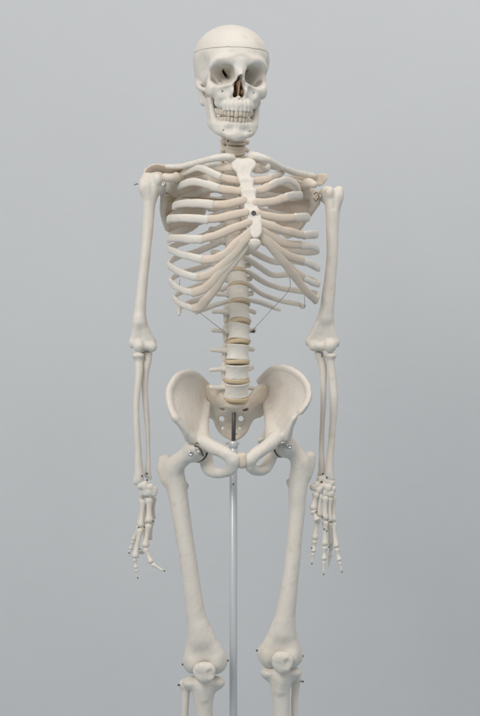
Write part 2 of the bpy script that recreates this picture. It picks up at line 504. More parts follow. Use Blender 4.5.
    row(-26.4, -33.8, 17.3, 41.6, sk)
    # lower jaw
    G = Field((-34, -52, -66), (34, 14, -2), 0.75)
    for s in (-1, 1):
        G.cone(L(26 * s, 0, -10), L(25 * s, 2, -22), 3.6, 2.8, 2)
        G.tri(L(25.5 * s, 0, -18), L(24 * s, 18, -18), L(20.6 * s, 8, -42), (2.4, 2.0, 3.2), 2.5)
        G.tri(L(24 * s, 18, -20), L(20.6 * s, 8, -42), L(20 * s, 24, -41), (1.9, 3.2, 4.2), 2.5)
        G.cone(L(24 * s, 18, -20), L(24.2 * s, 18, -11), 2.2, 1.2, 2)
        G.chain([(20.3 * s, -6, -40, 3.6), (19.2 * s, -18, -44, 4.8), (14.6 * s, -29, -47, 6.0), (8 * s, -34.5, -48.4, 6.5), (0, -36, -48.8, 6.7)], 3, photo=False)
        G.chain([(20.5 * s, -12, -41, 3.5), (18 * s, -22, -41.5, 4), (14.5 * s, -30.5, -42, 4), (8 * s, -35.5, -42, 4), (0, -37, -42, 4)], 3.5, photo=False)
        G.cone(L(7 * s, 37.5, -52), L(3 * s, 39, -52), 3.1, 3.3, 4)
        G.cone(L(13.5 * s, 38, -47.5), L(13 * s, 30, -47), 0.8, 0.6, 0.8, sub=True)
        G.ell(L(10 * s, 43, -46), (6, 4, 3), 4, sub=True)
        for i, (x, f) in enumerate(((1.8, 39.8), (5.4, 39.2), (9, 37.6), (12.6, 34.8))):
            G.cone(L(x * s, f - .6, -47), L(x * s, f, -40), 1.0, 1.7, 1.5)
    G.ell(L(0, 39.5, -52.4), (4, 3.2, 3.8), 4)
    jw = bone('lower_jaw', G, M=M, rough=0.07)
    row(-33.2, -40.0, 16.6, 40.2, jw, 0.94, up=False)
    # jaw spring and hinge pins at the temples
    for s in (-1, 1):
        p = [Vector(L(30 * s, 1, -9)), Vector(L(28.7 * s, 5, -14)), Vector(L(26 * s, 9, -19))]
        q = np.array([list(M @ v) for v in p])
        v, f = sweep(q, 0.5, 0.5, normal=(0.3, -1, .2), seg=6, n=4, pw=2)
        link('jaw_spring', v, f, WIRE, sk)
skull()

# ------------------------------------------------------------------ spine
SPX = np.array([  # y of the upper disc plane of each body, centre x, depth, half width
 # C1..C7
 (112,234.5,-14,9.5),(120,234.8,-12,9.5),(128,235.2,-10,9.5),(136,235.6,-9,10),(143.5,235.8,-10,10.3),(151.5,235.2,-13,10.6),(160,233.8,-18,11),
 # T1..T12
 (169,232.4,-24,10),(178,231.4,-30,9),(187,230.8,-35,8.6),(196,230.6,-39,8.6),(206,230.8,-41,8.8),(216,231.4,-42,9),(226,232.2,-42,9.3),(237,233.2,-41,9.6),(249,234.3,-38,10),(261,235.4,-33,10.5),(274,236.8,-26,11),(288,238.0,-18,11.3),
 # L1..L5
 (304.5,239.0,-9,11.6),(323,239.3,-1,11.8),(342.6,238.4,4,12.3),(362,237.4,5,12.8),(380,236.8,2,13.3),(398,236.5,-3,13.4)])
CA, SA = math.cos(math.radians(13)), math.sin(math.radians(13))
def spine():
    for i in range(24):
        y0, x0, d0, w0 = SPX[i]; y1, x1, d1, w1 = SPX[i + 1]
        lum = i >= 19; thor = 7 <= i < 19; cerv = i < 7
        gap = 2.0 if lum else (1.7 if i >= 16 else 1.2)
        yw = math.radians(20 if lum else 13); CA, SA = math.cos(yw), math.sin(yw)
        a = P(x0, y0 + gap, d0); b = P(x1, y1 - gap, d1)
        c = (a + b) / 2; w = (w0 + w1) / 2; dep = w * (0.72 if lum else 0.85)
        ax = b - a; hl = np.linalg.norm(ax) / 2; ax /= np.linalg.norm(ax)
        lat = np.array([CA, SA, 0]); fr = np.cross(ax, lat)   # ax points down
        if fr[1] > 0: fr = -fr
        F = Field(c - np.array([30, 26, 24]), c + np.array([30, 44, 24]), 0.8)
        def body(x, y, z):
            dx, dy, dz = x - c[0], y - c[1], z - c[2]
            t = dx * ax[0] + dy * ax[1] + dz * ax[2]
            u = dx * lat[0] + dy * lat[1] + dz * lat[2]
            v = dx * fr[0] + dy * fr[1] + dz * fr[2]
            flare = 0.87 + 0.15 * np.clip(np.abs(t) / hl, 0, 1) ** 2.4
            vv = np.where(v < -dep * .55, v * 1.25, v)
            r = (np.sqrt((u / w) ** 2 + (vv / dep) ** 2) - flare) * min(w, dep)
            q = np.abs(t) - hl
            a_, b_ = r + 0.8, q + 0.8
            return np.sqrt(np.maximum(a_, 0) ** 2 + np.maximum(b_, 0) ** 2) + np.minimum(np.maximum(a_, b_), 0) - 0.8
        F.apply(body, c - 20, c + 20, 0)
        def Q(l, f, zz): return c + lat * l + np.array([SA, -CA, 0]) * f + np.array([0, 0, 1.0]) * zz
        for s in (-1, 1):
            if lum:
                F.cone(Q(s * 7, -8, 2), Q(s * 9, -14, 2), 3, 3, 2)
                F.chain([tuple(Q(s * 9, -12, 2)) + (3.2,), tuple(Q(s * 16, -13, 2 + .8 * rng.randn())) + (2.2,), tuple(Q(s * (21.5 + rng.rand()), -15, 3 + rng.randn())) + (2.3,)], 2, photo=False)
                F.cone(Q(s * 8, -16, 7), Q(s * 8, -17, -7), 2.8, 2.8, 2)
                F.cone(Q(s * 8, -16, 0), Q(0, -21, -1), 2.2, 2.4, 2)
            elif thor:
                F.cone(Q(s * 5, -7, 2), Q(s * 8, -13, 2), 2.6, 2.6, 2)
                F.cone(Q(s * 8, -13, 2), Q(s * 18, -21, 3.5), 2.6, 2.9, 2)
                F.cone(Q(s * 7, -14, 1), Q(0, -19, -2), 2, 2.2, 2)
            else:
                F.cone(Q(s * 6, -2, -1), Q(s * 12.5, -3, -2.2), 2.6, 2.2, 1.6)
                F.cone(Q(s * 12.5, -3, -2.2), Q(s * 14, -4, -1.2), 2.4, 1.6, 1.0)
                F.cone(Q(s * 10, -9, 3.2), Q(s * 10, -10, -3), 2.9, 2.9, 1.6)
                F.cone(Q(s * 10, -9, 0), Q(s * 7, -3, 0), 2.2, 2.2, 1.6)
                F.cone(Q(s * 9, -11, 0), Q(0, -15, -1), 2, 2, 2)
        F.cone(Q(0, -20 if not cerv else -14, -1), Q(0, -33 if not cerv else -25, -8 if thor else -4), 2.4, 2.0, 2)
        vt = bone('vertebra', F, TANB if i < 16 else BONE, smooth=2, rough=0.1)  # neck and upper chest: shade put into the bone colour as tan
        if 2 <= i:
            # disc under the body
            wd = w1 * (1.0 if lum or i >= 16 else 0.98); dd = wd * (0.74 if lum else .86)
            cc = P(x1, y1, d1); hd = gap + 0.1
            rows = []; ang = np.arange(36) * 2 * math.pi / 36
            for t, rr in ((-1, .0), (-1, .93), (-.7, .985), (-.25, 1.0), (.25, 1.0), (.7, .985), (1, .93), (1, 0)):
                rows.append(cc + ax * t * hd + rr * (np.cos(ang)[:, None] * lat * wd + np.sin(ang)[:, None] * fr * dd))
            v = np.concatenate(rows); f = []
            for r_ in range(len(rows) - 1):
                for j in range(36):
                    k = (j + 1) % 36
                    f.append((r_ * 36 + j, r_ * 36 + k, (r_ + 1) * 36 + k, (r_ + 1) * 36 + j))
            link('spinal_disc', v, f, DISC if i >= 16 else CART, vt)
spine()

# ------------------------------------------------------------------ ribs
RL = [
 ([(226,160,-32),(214,158,-38),(203,162,-18),(209,166,8),(221,168,22)], [(221,168,22),(228,167.5,26),(235,167,26)]),
 ([(224,168,-38),(205,166,-54),(188,169,-32),(181,174.5,-4),(187.5,171,10),(198,168,22),(209,171.5,30),(219.5,177,34)], [(219.5,177,34),(230,179.5,32),(242,181,30)]),
 ([(223,177,-42),(203,178,-60),(185,182,-35),(178.5,187,-2),(184,184,18),(195,181.8,30),(207,184.5,38),(218,188,42)], [(218,188,42),(229,190,41),(243,191,39)]),
 ([(223,188,-45),(200,192,-65),(180,199,-35),(173.8,206.5,0),(178,204.3,22),(188,203,36),(200,203.3,45),(212.5,204.8,49)], [(212.5,204.8,49),(228,203.8,48),(245,200,46)]),
 ([(223,199,-47),(198,206,-66),(176,213,-35),(168.6,219.5,3),(171.5,218.3,25),(181,218,40),(195,218.6,49),(207.5,219.6,53)], [(207.5,219.6,53),(226,217,53),(247,212,52)]),
 ([(224,212,-48),(197,223,-66),(175,233,-35),(168.3,239,5),(171.5,238.4,27),(180,238.4,41),(191,239,50),(201.5,239.6,54)], [(201.5,239.6,54),(218,234.5,57),(234,228,58),(250,222,57)]),
 ([(225,225,-48),(200,237,-64),(177,245,-33),(169.4,249,5),(172.5,250.8,25),(181,254,40),(192,257,50),(201.5,259.5,54)], [(201.5,259.5,54),(214,258.5,57),(226,253.5,60),(238,243,60),(252,230,57)]),
 ([(226,239,-46),(202,250,-60),(178,257,-32),(169,263.5,4),(172,267.5,22),(179,271.5,36),(187,275,46),(196.5,277.5,51)], [(196.5,277.5,51),(207,275,55),(219,268,58),(231,256.5,60),(242,243,60),(250,234,58)]),
 ([(227,256,-42),(205,266,-55),(182,273,-32),(170.7,279.5,0),(173,284,20),(179,288.3,33),(186,291,42),(192.5,292.5,47)], [(192.5,292.5,47),(203,289.5,52),(213,281.5,56),(223,269,58),(234,257,59),(245,243,58)]),
 ([(228,272,-35),(206,283,-48),(186,290,-30),(174.5,296.5,-2),(176.5,300.5,14),(181,304.3,28),(187,306.5,37),(193,308,42)], [(193,308.6,42),(200,306.5,46),(209,297,52),(217,285,55),(226,271,57),(237,257,58),(246,245,57)]),
 ([(228,287,-28),(205,297,-42),(188,303,-30),(180.5,308,-10),(179,314,2)], None),
 ([(228,301,-20),(214,305.5,-34),(203,310,-32),(196.5,313,-26)], None)]
RR = [
 ([(238,163,-35),(252,160,-45),(266,163,-30),(268,168,-5),(262,170,14)], [(262,170,14),(258,169.5,20),(253,168,24)]),
 ([(239,172,-42),(258,166,-65),(276,167.5,-48),(283,171,-24),(279.5,173.5,-2),(270,177.5,14)], [(270,177.5,14),(262,180,22),(253,181,28)]),
 ([(239,183,-46),(262,179,-74),(287,184,-62),(298.5,190.5,-32),(296,184,-14),(288,180,2),(278,182,17),(270,186,26)], [(270,186,26),(263,189,32),(254,191,38)]),
 ([(240,194,-48),(265,195,-76),(292,198,-62),(301,196,-34),(298.5,194.8,-12),(293,195,8),(286,197.5,22)], [(286,197.5,22),(275,201,34),(265,202.5,42),(255,202.5,47)]),
 ([(241,206,-50),(268,212,-78),(298,218,-60),(308,218,-35),(306.5,217,-12),(302,217,8),(295,217.5,20)], [(295,217.5,20),(280,218,36),(268,216,45),(257,213,51)]),
 ([(242,220,-50),(270,229,-78),(302,235,-60),(316,235,-35),(315,234,-12),(310.5,234.3,6),(304,235.5,18)], [(304,235.5,18),(290,232,36),(275,227.5,47),(260,223,54)]),
 ([(243,233,-48),(270,245,-76),(303,252,-60),(317,251.5,-35),(316,248.5,-12),(310,246,6),(301,245.5,18)], [(301,245.5,18),(284,243,38),(271,236,48),(259,229,55)]),
 ([(246,247,-46),(262,257,-62),(276,262,-70),(292,261,-68),(310,264,-50),(318,268,-28),(316.3,267.5,-8),(310,264,8),(303,261,18)], [(303,261,18),(288,255.5,36),(275,247,46),(261,234,54)]),
 ([(245,258,-42),(258,266,-55),(273,275,-66),(292,275,-66),(311,280,-48),(318.3,284,-28),(315.5,284,-8),(309.5,281,6),(304,278,13)], [(304,278,13),(294,271,26),(283,260,38),(272,247,48)]),
 ([(248,272,-36),(262,281,-50),(278,288,-60),(300,291,-60),(313,293,-42),(317.5,296,-22),(316,300.5,-8)], [(316,300.5,-6),(309,294,8),(298,281,22),(288,267.5,34),(277,254,44),(266,241,52),(257,231,55)]),
 ([(248,284,-28),(262,294,-44),(278,300,-54),(296,304,-52),(303,306,-46)], None),
 ([(249,300,-20),(262,303,-34),(272,307,-40),(279,310,-40)], None)]
def ribs():
    for side, tab in ((-1, RL), (1, RR)):
        for i, (pts, cart) in enumerate(tab):
            q = PP(pts)
            hh = (3.2, 3.6, 3.8, 4.1, 4.1, 4.0, 3.8, 3.6, 3.4, 3.2, 2.8, 2.5)[i]
            prof = ([0, .08, .3, .6, .85, 1], [.85, .92, .88, .97, 1.0, 1.06]) if cart else ([0, .1, .6, .9, 1], [.85, .95, 1.0, .85, .6])
            cx = P(238, 240, -5)
            v, f = sweep(q, hh, 2.1, center=(cx[0], cx[1]), n=9, prof=prof, pw=2.5)
            rb = link('rib', v, f, BONE, SK)
            if cart:
                big = (i >= 6)
                ch = 4.6 if (i == 9 and side > 0) else (4.7 if big and side < 0 else 4.3 if big else 4.2)
                v, f = sweep(PP(cart), ch, 2.2, normal=(SA, -CA, 0.1), n=10, prof=([0, .1, .6, 1], [.92, .95, 1.0, .9]), pw=2.3)
                link('costal_cartilage', v, f, CART, rb)
ribs()

# ------------------------------------------------------------------ breastbone
def breastbone():
    o = [(231,160),(236,158),(243,158.5),(249,158),(255,161),(256,167),(252,172),(251.5,177),(254,182),(253.5,187),(256.5,191),(256,197),(258.5,202),(258.5,208),(261,213),(262,220),(262.5,228),(261,235),(257,238.5),(252,237.5),(249.5,233),(248.8,227),(246.5,222),(246.8,216),(243.6,211),(244,206),(241,201),(241.6,195),(239,190),(240,185),(237.5,179),(236,173),(231.5,168)]
    dep = lambda y: 22 + (y - 158) * 0.46
    out = [(x, y, dep(y)) for x, y in o]
    lo = P(222, 246, 75); hi = P(270, 150, 5)
    F = Field(np.minimum(lo, hi) - 3, np.maximum(lo, hi) + 3, 0.7)
    F.plate(out, [(243,165,dep(165)+2),(246,182,dep(182)),(251,205,dep(205)),(255,226,dep(226)+1.5)], 3.6, 2.6, 0, 5)
    for y in (180, 191, 202, 212.5):
        x = 240 + (y - 180) * .17
        F.cone(P(x + 1, y, dep(y) + 2.8), P(x + 13, y - .5, dep(y) + 2.8), 0.9, 0.9, 4)
    st = bone('breastbone', F, rough=0.14)
    G = Field(P(244, 256, 70) - 4, P(266, 234, 40) + 4, 0.6)
    G.plate([(250,239.5,59),(254,238.5,60),(259,239.5,59),(261,243,59),(258.5,248,58),(255,250.5,57),(251.5,247,58),(249.5,243,59)], [(255,244,60)], 2.6, 2, 0)
    bone('xiphoid_process', G, parent=st)
    screw('screw', (253.5, 213, 53), (SA * .4, -1, 0.1), 2.3, 4, DARK, st)
breastbone()

# ------------------------------------------------------------------ shoulder girdle
def field_for(pts, m=16, h=0.8):
    q = PP(pts); return Field(q.min(0) - m, q.max(0) + m, h)

def shoulders():
    a = [(231,158,26,4.6),(226,157.2,29,4.0),(214,158.3,29,3.3),(199,162,22,3.0),(184,166,14,2.9),(174,166.6,8,2.6),(167,166.5,6,2.2)]
    F = field_for(a, 9, .7); F.chain(a, 0, n=4); bone('collarbone', F)
    a = [(252,156,18,4.6),(257,156.5,21,4.2),(267,159.5,20,3.5),(280,166.5,4,3.0),(293,172,-18,3.3),(304,174.3,-37,3.1),(312.5,175.6,-46,3.0)]
    F = field_for(a, 9, .7); F.chain(a, 0, n=4); bone('collarbone', F)
    # shoulder blade on the picture's left
    o = [(172,174,-14),(184,170,-36),(200,167,-58),(211,176,-70),(211,192,-74),(206,212,-73),(200,225,-70),(190,232.5,-62),(178,235,-48),(169,233,-36),(165,225,-27),(162.5,212,-19),(163.5,200,-12),(166,190,-6)]
    F = field_for(o + [(140,164,10)], 14, .8)
    F.plate(o, [(190,195,-58),(185,215,-52)], 1.7, 1.4, 0)
    F.chain([(166.5,187,-6,5),(163.5,200,-12,3.6),(163,213,-19,3),(167,228,-30,2.8)], 3)
    F.ell(P(168, 184, -2), (6.5, 7, 9.5), 4)
    F.chain([(174,182,-4,7),(178,178.5,4,5.4),(175.5,177.5,12,4.8),(170,178,18,4.4),(165.5,177,18,4)], 2)
    F.ell(P(176, 175, 10), (3.2, 3.4, 3), 1.5); F.ell(P(181, 176.5, 6), (3, 3.4, 3.4), 1.5)
    F.ell(P(179, 180, 2), (4, 4, 6), 3)
    F.chain([(208,178,-74,2.2),(192,171,-56,2.8),(178,169.5,-36,3.0),(165,169,-20,3.0)], 3)
    F.plate([(143,174.5,-3),(146,168,-3),(154,164,-2),(165,164.9,-1),(178,167.5,0),(187,168.5,-6),(183,174,-20),(170,175.5,-20),(156,176.5,-18),(148,178,-13)], [], 3.4, 2.6, 3)
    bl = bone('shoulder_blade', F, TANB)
    wire('support_rod', [(166,197.5,2),(185,197.3,8),(205,198.5,-5),(227,200,-28)], 0.6, BRASS, bl)
    wire('support_hook', [(166,193,4),(169,194,7),(171,197.5,7),(169,201,6),(165.5,199.5,4)], 0.8, BRASS, bl)
    screw('screw', (164, 184.5, 19), (-.3, -1, .1), 2.2, 5, STEEL, bl)
    # shoulder blade on the picture's right
    o = [(262,176,-88),(280,178,-72),(299,180,-58),(314,189,-46),(317.5,197,-43),(316.5,204,-43),(310,213,-48),(300,228,-58),(291,238,-66),(283,236,-74),(274,220,-84),(264,198,-92)]
    F = field_for(o + [(328,172,-20)], 14, .8)
    F.plate(o, [(290,200,-78),(288,220,-80)], 1.7, 1.4, 0)
    F.chain([(316,203,-43,4),(309,214,-49,3.2),(298,230,-59,2.8)], 3)
    F.ell(P(314.5, 197, -43), (5, 7, 8.5), 4)
    F.chain([(307,193,-46,6.5),(305,186,-38,5.6),(309,183,-28,5),(314,184.5,-22,3.8)], 3)
    F.chain([(264,182,-92,2.2),(284,178.5,-78,2.8),(302,177.5,-66,3.4),(314,178,-56,4)], 3)
    F.plate([(311,175.5,-58),(319,174,-53),(326,174,-47),(326.8,176,-46),(326.6,180,-47),(323,184.5,-50),(318,186,-53),(314,182,-57)], [], 3, 1.2, 1.5)
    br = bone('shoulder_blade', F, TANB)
    screw('screw', (319, 197, -34), (-.2, -1, .2), 2.4, 5, STEEL, br)
    wire('support_hook', [(314,194,-33),(317,192.5,-31),(318.5,197,-30),(316,201,-31),(313.5,198.5,-33)], 0.6, BRASS, br)
shoulders()

# ------------------------------------------------------------------ arms
def arms():
    # humerus, picture's left
    F = field_for([(126,168,-16),(176,360,34)], 4, .8)
    F.chain([(151,188,3,10),(150.2,197,4,7.6),(149,206,5,6.3),(147.8,228,6,5.6),(145.2,256,8,5.1),(142.3,285,9,5.2),(140.3,308,10,5.8),(139.5,322,11,6.6)], 3)
    F.ell(P(157, 183.5, -1), (11.3, 11.5, 11.8), 4)
    F.chain([(147.5,179.5,4,7),(145.5,187.5,6,7.2),(148,196,6,5)], 3)
    F.ell(P(157.5, 179.5, 9), (5.0, 4.8, 6.3), 2.2)
    F.cone(P(152.2, 174, 14), P(151.6, 203, 13), 1.6, 1.2, 2, sub=True)
    F.tri(P(139.5, 318, 11), P(133.5, 342, 11), P(151, 341, 9), (5, 3.6, 3.6), 4)
    F.ell(P(131.8, 343.5, 10), (2.6, 4, 5), 3)
    F.ell(P(153, 342.5, 6), (3.4, 3.6, 5), 3)
    F.ell(P(139, 346, 14), (6, 6, 6.4), 2)
    F.chain([(145, 346.5, 12, 4.6), (148, 346.5, 12, 4.2), (152, 347, 11, 5)], 2)
    F.ell(P(143, 336, 19), (4.5, 3.5, 3.8), 3, sub=True)
    hl = bone('humerus', F)
    screw('screw', (136, 184, 6), (-1, -.2, 0), 1.2, 5, STEEL, hl)
    wire('hinge_pin', [(141,353,14),(146.5,351.5,17),(148.5,352.5,15)], .6, DARK, hl)
    # humerus, picture's right
    F = field_for([(302,180,-66),(348,360,-10)], 4, .8)
    F.chain([(333,198,-38,9),(332.8,207,-37,7.8),(332.6,217,-36,6.9),(332.5,230,-36,6.4),(332,257,-34,6.0),(330,280,-32,6.2),(327.6,303,-30,7.0),(326,318,-29,7.4)], 3)
    F.ell(P(327.5, 195, -42), (9, 9.5, 9.5), 3)
    F.chain([(339,191,-36,5),(338.5,197,-35,5.4),(336,207,-35,4)], 3)
    F.ell(P(330, 192, -31), (4.4, 4.4, 5.5), 3)
    F.cone(P(334.6, 184, -29), P(334.4, 208, -29), 1.5, 1, 2, sub=True)
    F.tri(P(326, 312, -29), P(309, 341, -30), P(335, 342, -30), (5.5, 3.2, 3.8), 4)
    F.ell(P(308.5, 341.5, -33), (3.6, 4, 5), 3)
    F.ell(P(336.5, 343, -31), (2.8, 4, 5), 3)
    F.chain([(314, 346, -28, 5.4), (318, 346.5, -28, 4.6), (321, 346.5, -28, 4.8)], 2)
    F.ell(P(330, 346, -26), (6.8, 6.4, 6.8), 2)
    F.ell(P(320, 336, -22), (5, 3.5, 3.6), 3, sub=True)
    hr = bone('humerus', F)
    wire('hinge_pin', [(318,352,-22),(321.5,353,-20),(322,357,-21)], .6, DARK, hr)
    # forearms
    def fore(name, pts, extra=(), sub=()):
        F = field_for(list(pts), 10, .65); F.chain(pts, 0, n=4)
        for e in extra: F.ell(P(*e[0]), e[1], 2.0)
        for e in sub: F.ell(P(*e[0]), e[1], 1.5, sub=True)
        return bone(name, F)
    r = fore('radius', [(138.3,357,14,5.0),(138.7,361,14,4.0),(139.2,368,15,4.2),(138.5,380,17,3.6),(136.3,402,19,3.0),(136.6,425,20,3.0),(138,448,20,3.3),(138.6,465,20,4.2),(139,477,20,5.0),(138.5,481,20,4.4)],
             [((138.2,355.6,14),(6.2,6.2,2.8)),((135.8,481,20),(2.6,3.2,4))])
    u = fore('ulna', [(148,353,6,4.6),(147.6,360,8,4.4),(146,370,9,3.8),(144.8,385,9,3.2),(145.8,405,9,3.0),(147.7,430,10,2.4),(148.4,452,11,2.2),(148,468,12,2.8),(147.6,475,12,3.2)],
             [((147,348,0),(5,5,6)),((150.4,477,12),(1.6,1.8,3))])
    for p in ((142.2,476,25),(146.8,473.5,16),(147.2,480,17)):
        screw('screw', p, (0.1, -1, 0), .95, 2, DARK, r)
    r = fore('radius', [(330.6,357,-28,4.6),(330.8,361,-28,3.8),(331.5,370,-28,4.2),(333,385,-27,4.2),(333.7,402,-25,4.2),(332.8,425,-24,3.6),(331.4,445,-23,3.5),(330,462,-22,3.9),(329.8,473,-22,4.7),(330,478,-22,4.2)],
             [((330.6,355.8,-28),(5.9,5.9,2.9)),((333,478,-22),(2,3,4))])
    u = fore('ulna', [(319,354,-34,4.6),(321.4,361,-34,4.2),(323,370,-33,3.9),(323.4,385,-32,3.2),(323.2,405,-31,2.9),(322,430,-30,2.5),(321.4,450,-29,2.6),(321.8,465,-28,3.4),(321.6,472,-28,3.4)],
             [((318.8,349,-40),(5,5,6)),((318.6,475,-28),(1.6,1.8,2.6))])
    for p in ((323,474,-23),(326.5,477.5,-17),(321.6,482,-20)):
        screw('screw', p, (0.1, -1, 0), 1.0, 2, DARK, r)
arms()

def hand(carp, rays, pins, depth):
    pts = [(x, y, d) for x, y, d, r in carp]
    F = field_for(pts, 6, .5)
    for x, y, d, r in carp:
        r *= 1.22; F.ell(P(x, y, d), (r * (1 + .12 * rng.randn()), r * 1.1, r * (1 + .12 * rng.randn())), 1.3, p=2.6)
    H = bone('hand', F, smooth=1)
    for ray in rays:
        ray = [[np.array(a, float), np.array(b, float), r * 1.18] for a, b, r in ray]
        for p, q in zip(ray, ray[1:]):
            m = (p[1] + q[0]) / 2; g = (q[0] - p[1]); g = g / (np.linalg.norm(g) + 1e-6) * .25
            p[1] = m - g; q[0] = m + g
        for j, (a, b, r) in enumerate(ray):
            A, B = P(*a), P(*b); L = np.linalg.norm(B - A)
            last = (j == len(ray) - 1 and len(ray) > 2)
            e = min(.45 * r / L * 2, .18)
            if last:
                prof = [(0, .25 * r), (.02, .75 * r), (e, 1.12 * r), (.3, .75 * r), (.6, .55 * r), (.85, .52 * r), (.94, .62 * r), (.985, .4 * r), (1, .15 * r)]
            else:
                prof = [(0, .4 * r), (.012, .8 * r), (e * .6, 1.22 * r), (e * 1.4, 1.15 * r), (.28, .84 * r), (.5, .74 * r), (.72, .84 * r), (1 - e * 1.5, 1.12 * r), (1 - e * .7, 1.3 * r), (.985, .9 * r), (1, .4 * r)]
            v, f = lathe_between(A, B, prof, seg=12, flat=.85)
            link('metacarpal' if j == 0 else 'finger_bone', v, f, BONE, H)
    for p in pins:
        c = P(*p)
        v, f = lathe_between(c - (0, 0, .75), c + (0, 0, .75), [(0, .3), (.2, .65), (.5, .8), (.8, .65), (1, .3)], seg=8)
        link('pin', v, f, DARK, H)
def hands():
    carp = [(140.5,485,20,3.2),(145,485.5,21,3.4),(148.5,487,16,3.3),(150.5,486.5,22,2.6),(154,490,21,2.7),(152.5,494,20,3.2),(148,492.5,21,3.3),(144,492,18,3.2),(142.5,494.5,12,3),(147.5,494,12,3),(150.5,490,12,3)]
    rays = [
     [((149.2,497.5,20),(149.3,522,22),2.9),((148.8,524.5,22),(145.2,546.5,24),2.5),((144.6,549,24),(151.5,563,27),2.1),((152,564,27),(163,570.6,30),1.8)],
     [((143.4,499.5,18),(141,526,20),2.5),((140.4,529,20),(135.2,557,24),2.5),((134.4,560,24),(136,568.5,24),1.5),((136.2,569,24),(137.6,577,24),1.3)],
     [((146.2,499,10),(144.6,526,8),2.5),((144.4,528,8),(146.6,546,4),2.3),((146.3,548,4),(141,552.5,12),1.9),((140.6,552.5,12),(135.5,551,18),1.5)],
     [((142,498,4),(139.6,524,2),2.2),((139,526.5,2),(133.6,540,0),1.9),((133.2,541.5,0),(130.4,549.5,0),1.5),((130.2,550,0),(128.8,556,0),1.2)],
     [((153.5,497,10),(152.6,518,0),2.3),((152.2,520.5,0),(149.5,540,-2),1.9)]]
    hand(carp, rays, [(164.6,571,30),(137.8,578,24),(140,549,25),(153,521,24),(129,553,3),(144.5,527.5,21),(138.5,527.6,22)], 18)
    carp = [(320.5,479.5,-24,3.2),(326,481,-22,3.4),(331,482.5,-22,3.2),(322.5,486.5,-20,3.2),(328,488,-20,3.3),(332.5,489,-22,2.8),(325,493,-20,2.9),(330,494,-20,3),(316.5,485,-18,2.9),(313,487.5,-16,2.4),(318.5,490.5,-17,3)]
    rays = [
     [((316.2,492.5,-15),(312.6,509,-11),2.6),((312.4,511.5,-11),(317.5,521,-8),2.4)],
     [((320.3,494.5,-18),(318.2,516,-15),2.6),((317.4,518.5,-15),(314.8,539,-12),2.5),((314.4,541,-12),(312.9,552,-10),2.0),((312.7,553,-10),(311.9,562.6,-9),1.7)],
     [((325.2,496,-18),(324.6,519,-17),2.7),((325.2,521.5,-17),(325,545,-14),2.5),((324.9,547,-14),(324.1,560,-13),2.1),((324,561,-13),(323.6,573,-12),1.7)],
     [((329.6,496.5,-20),(329.4,521,-20),2.6),((329.4,523.5,-21),(331,544,-26),2.2),((331,546,-26),(329.6,557,-28),1.8),((329.5,558,-28),(328.4,566,-28),1.4)],
     [((333,496,-24),(333,521,-23),2.5),((333.2,523.5,-23),(336.3,547,-19),2.3),((336.6,549,-19),(339.3,561,-17),1.9),((339.6,562,-17),(341.6,570.6,-16),1.6)]]
    hand(carp, rays, [(311.8,563.8,-9),(323.6,574.4,-12),(342,572,-16),(311.6,548,-9),(329,547,-20),(316.6,511.8,-9),(322.5,517,-13),(331.2,522,-17),(327,531,-13),(324,529,-13)], -18)
    # the joint between the bones of the second finger of each hand carries a steel pin head
hands()

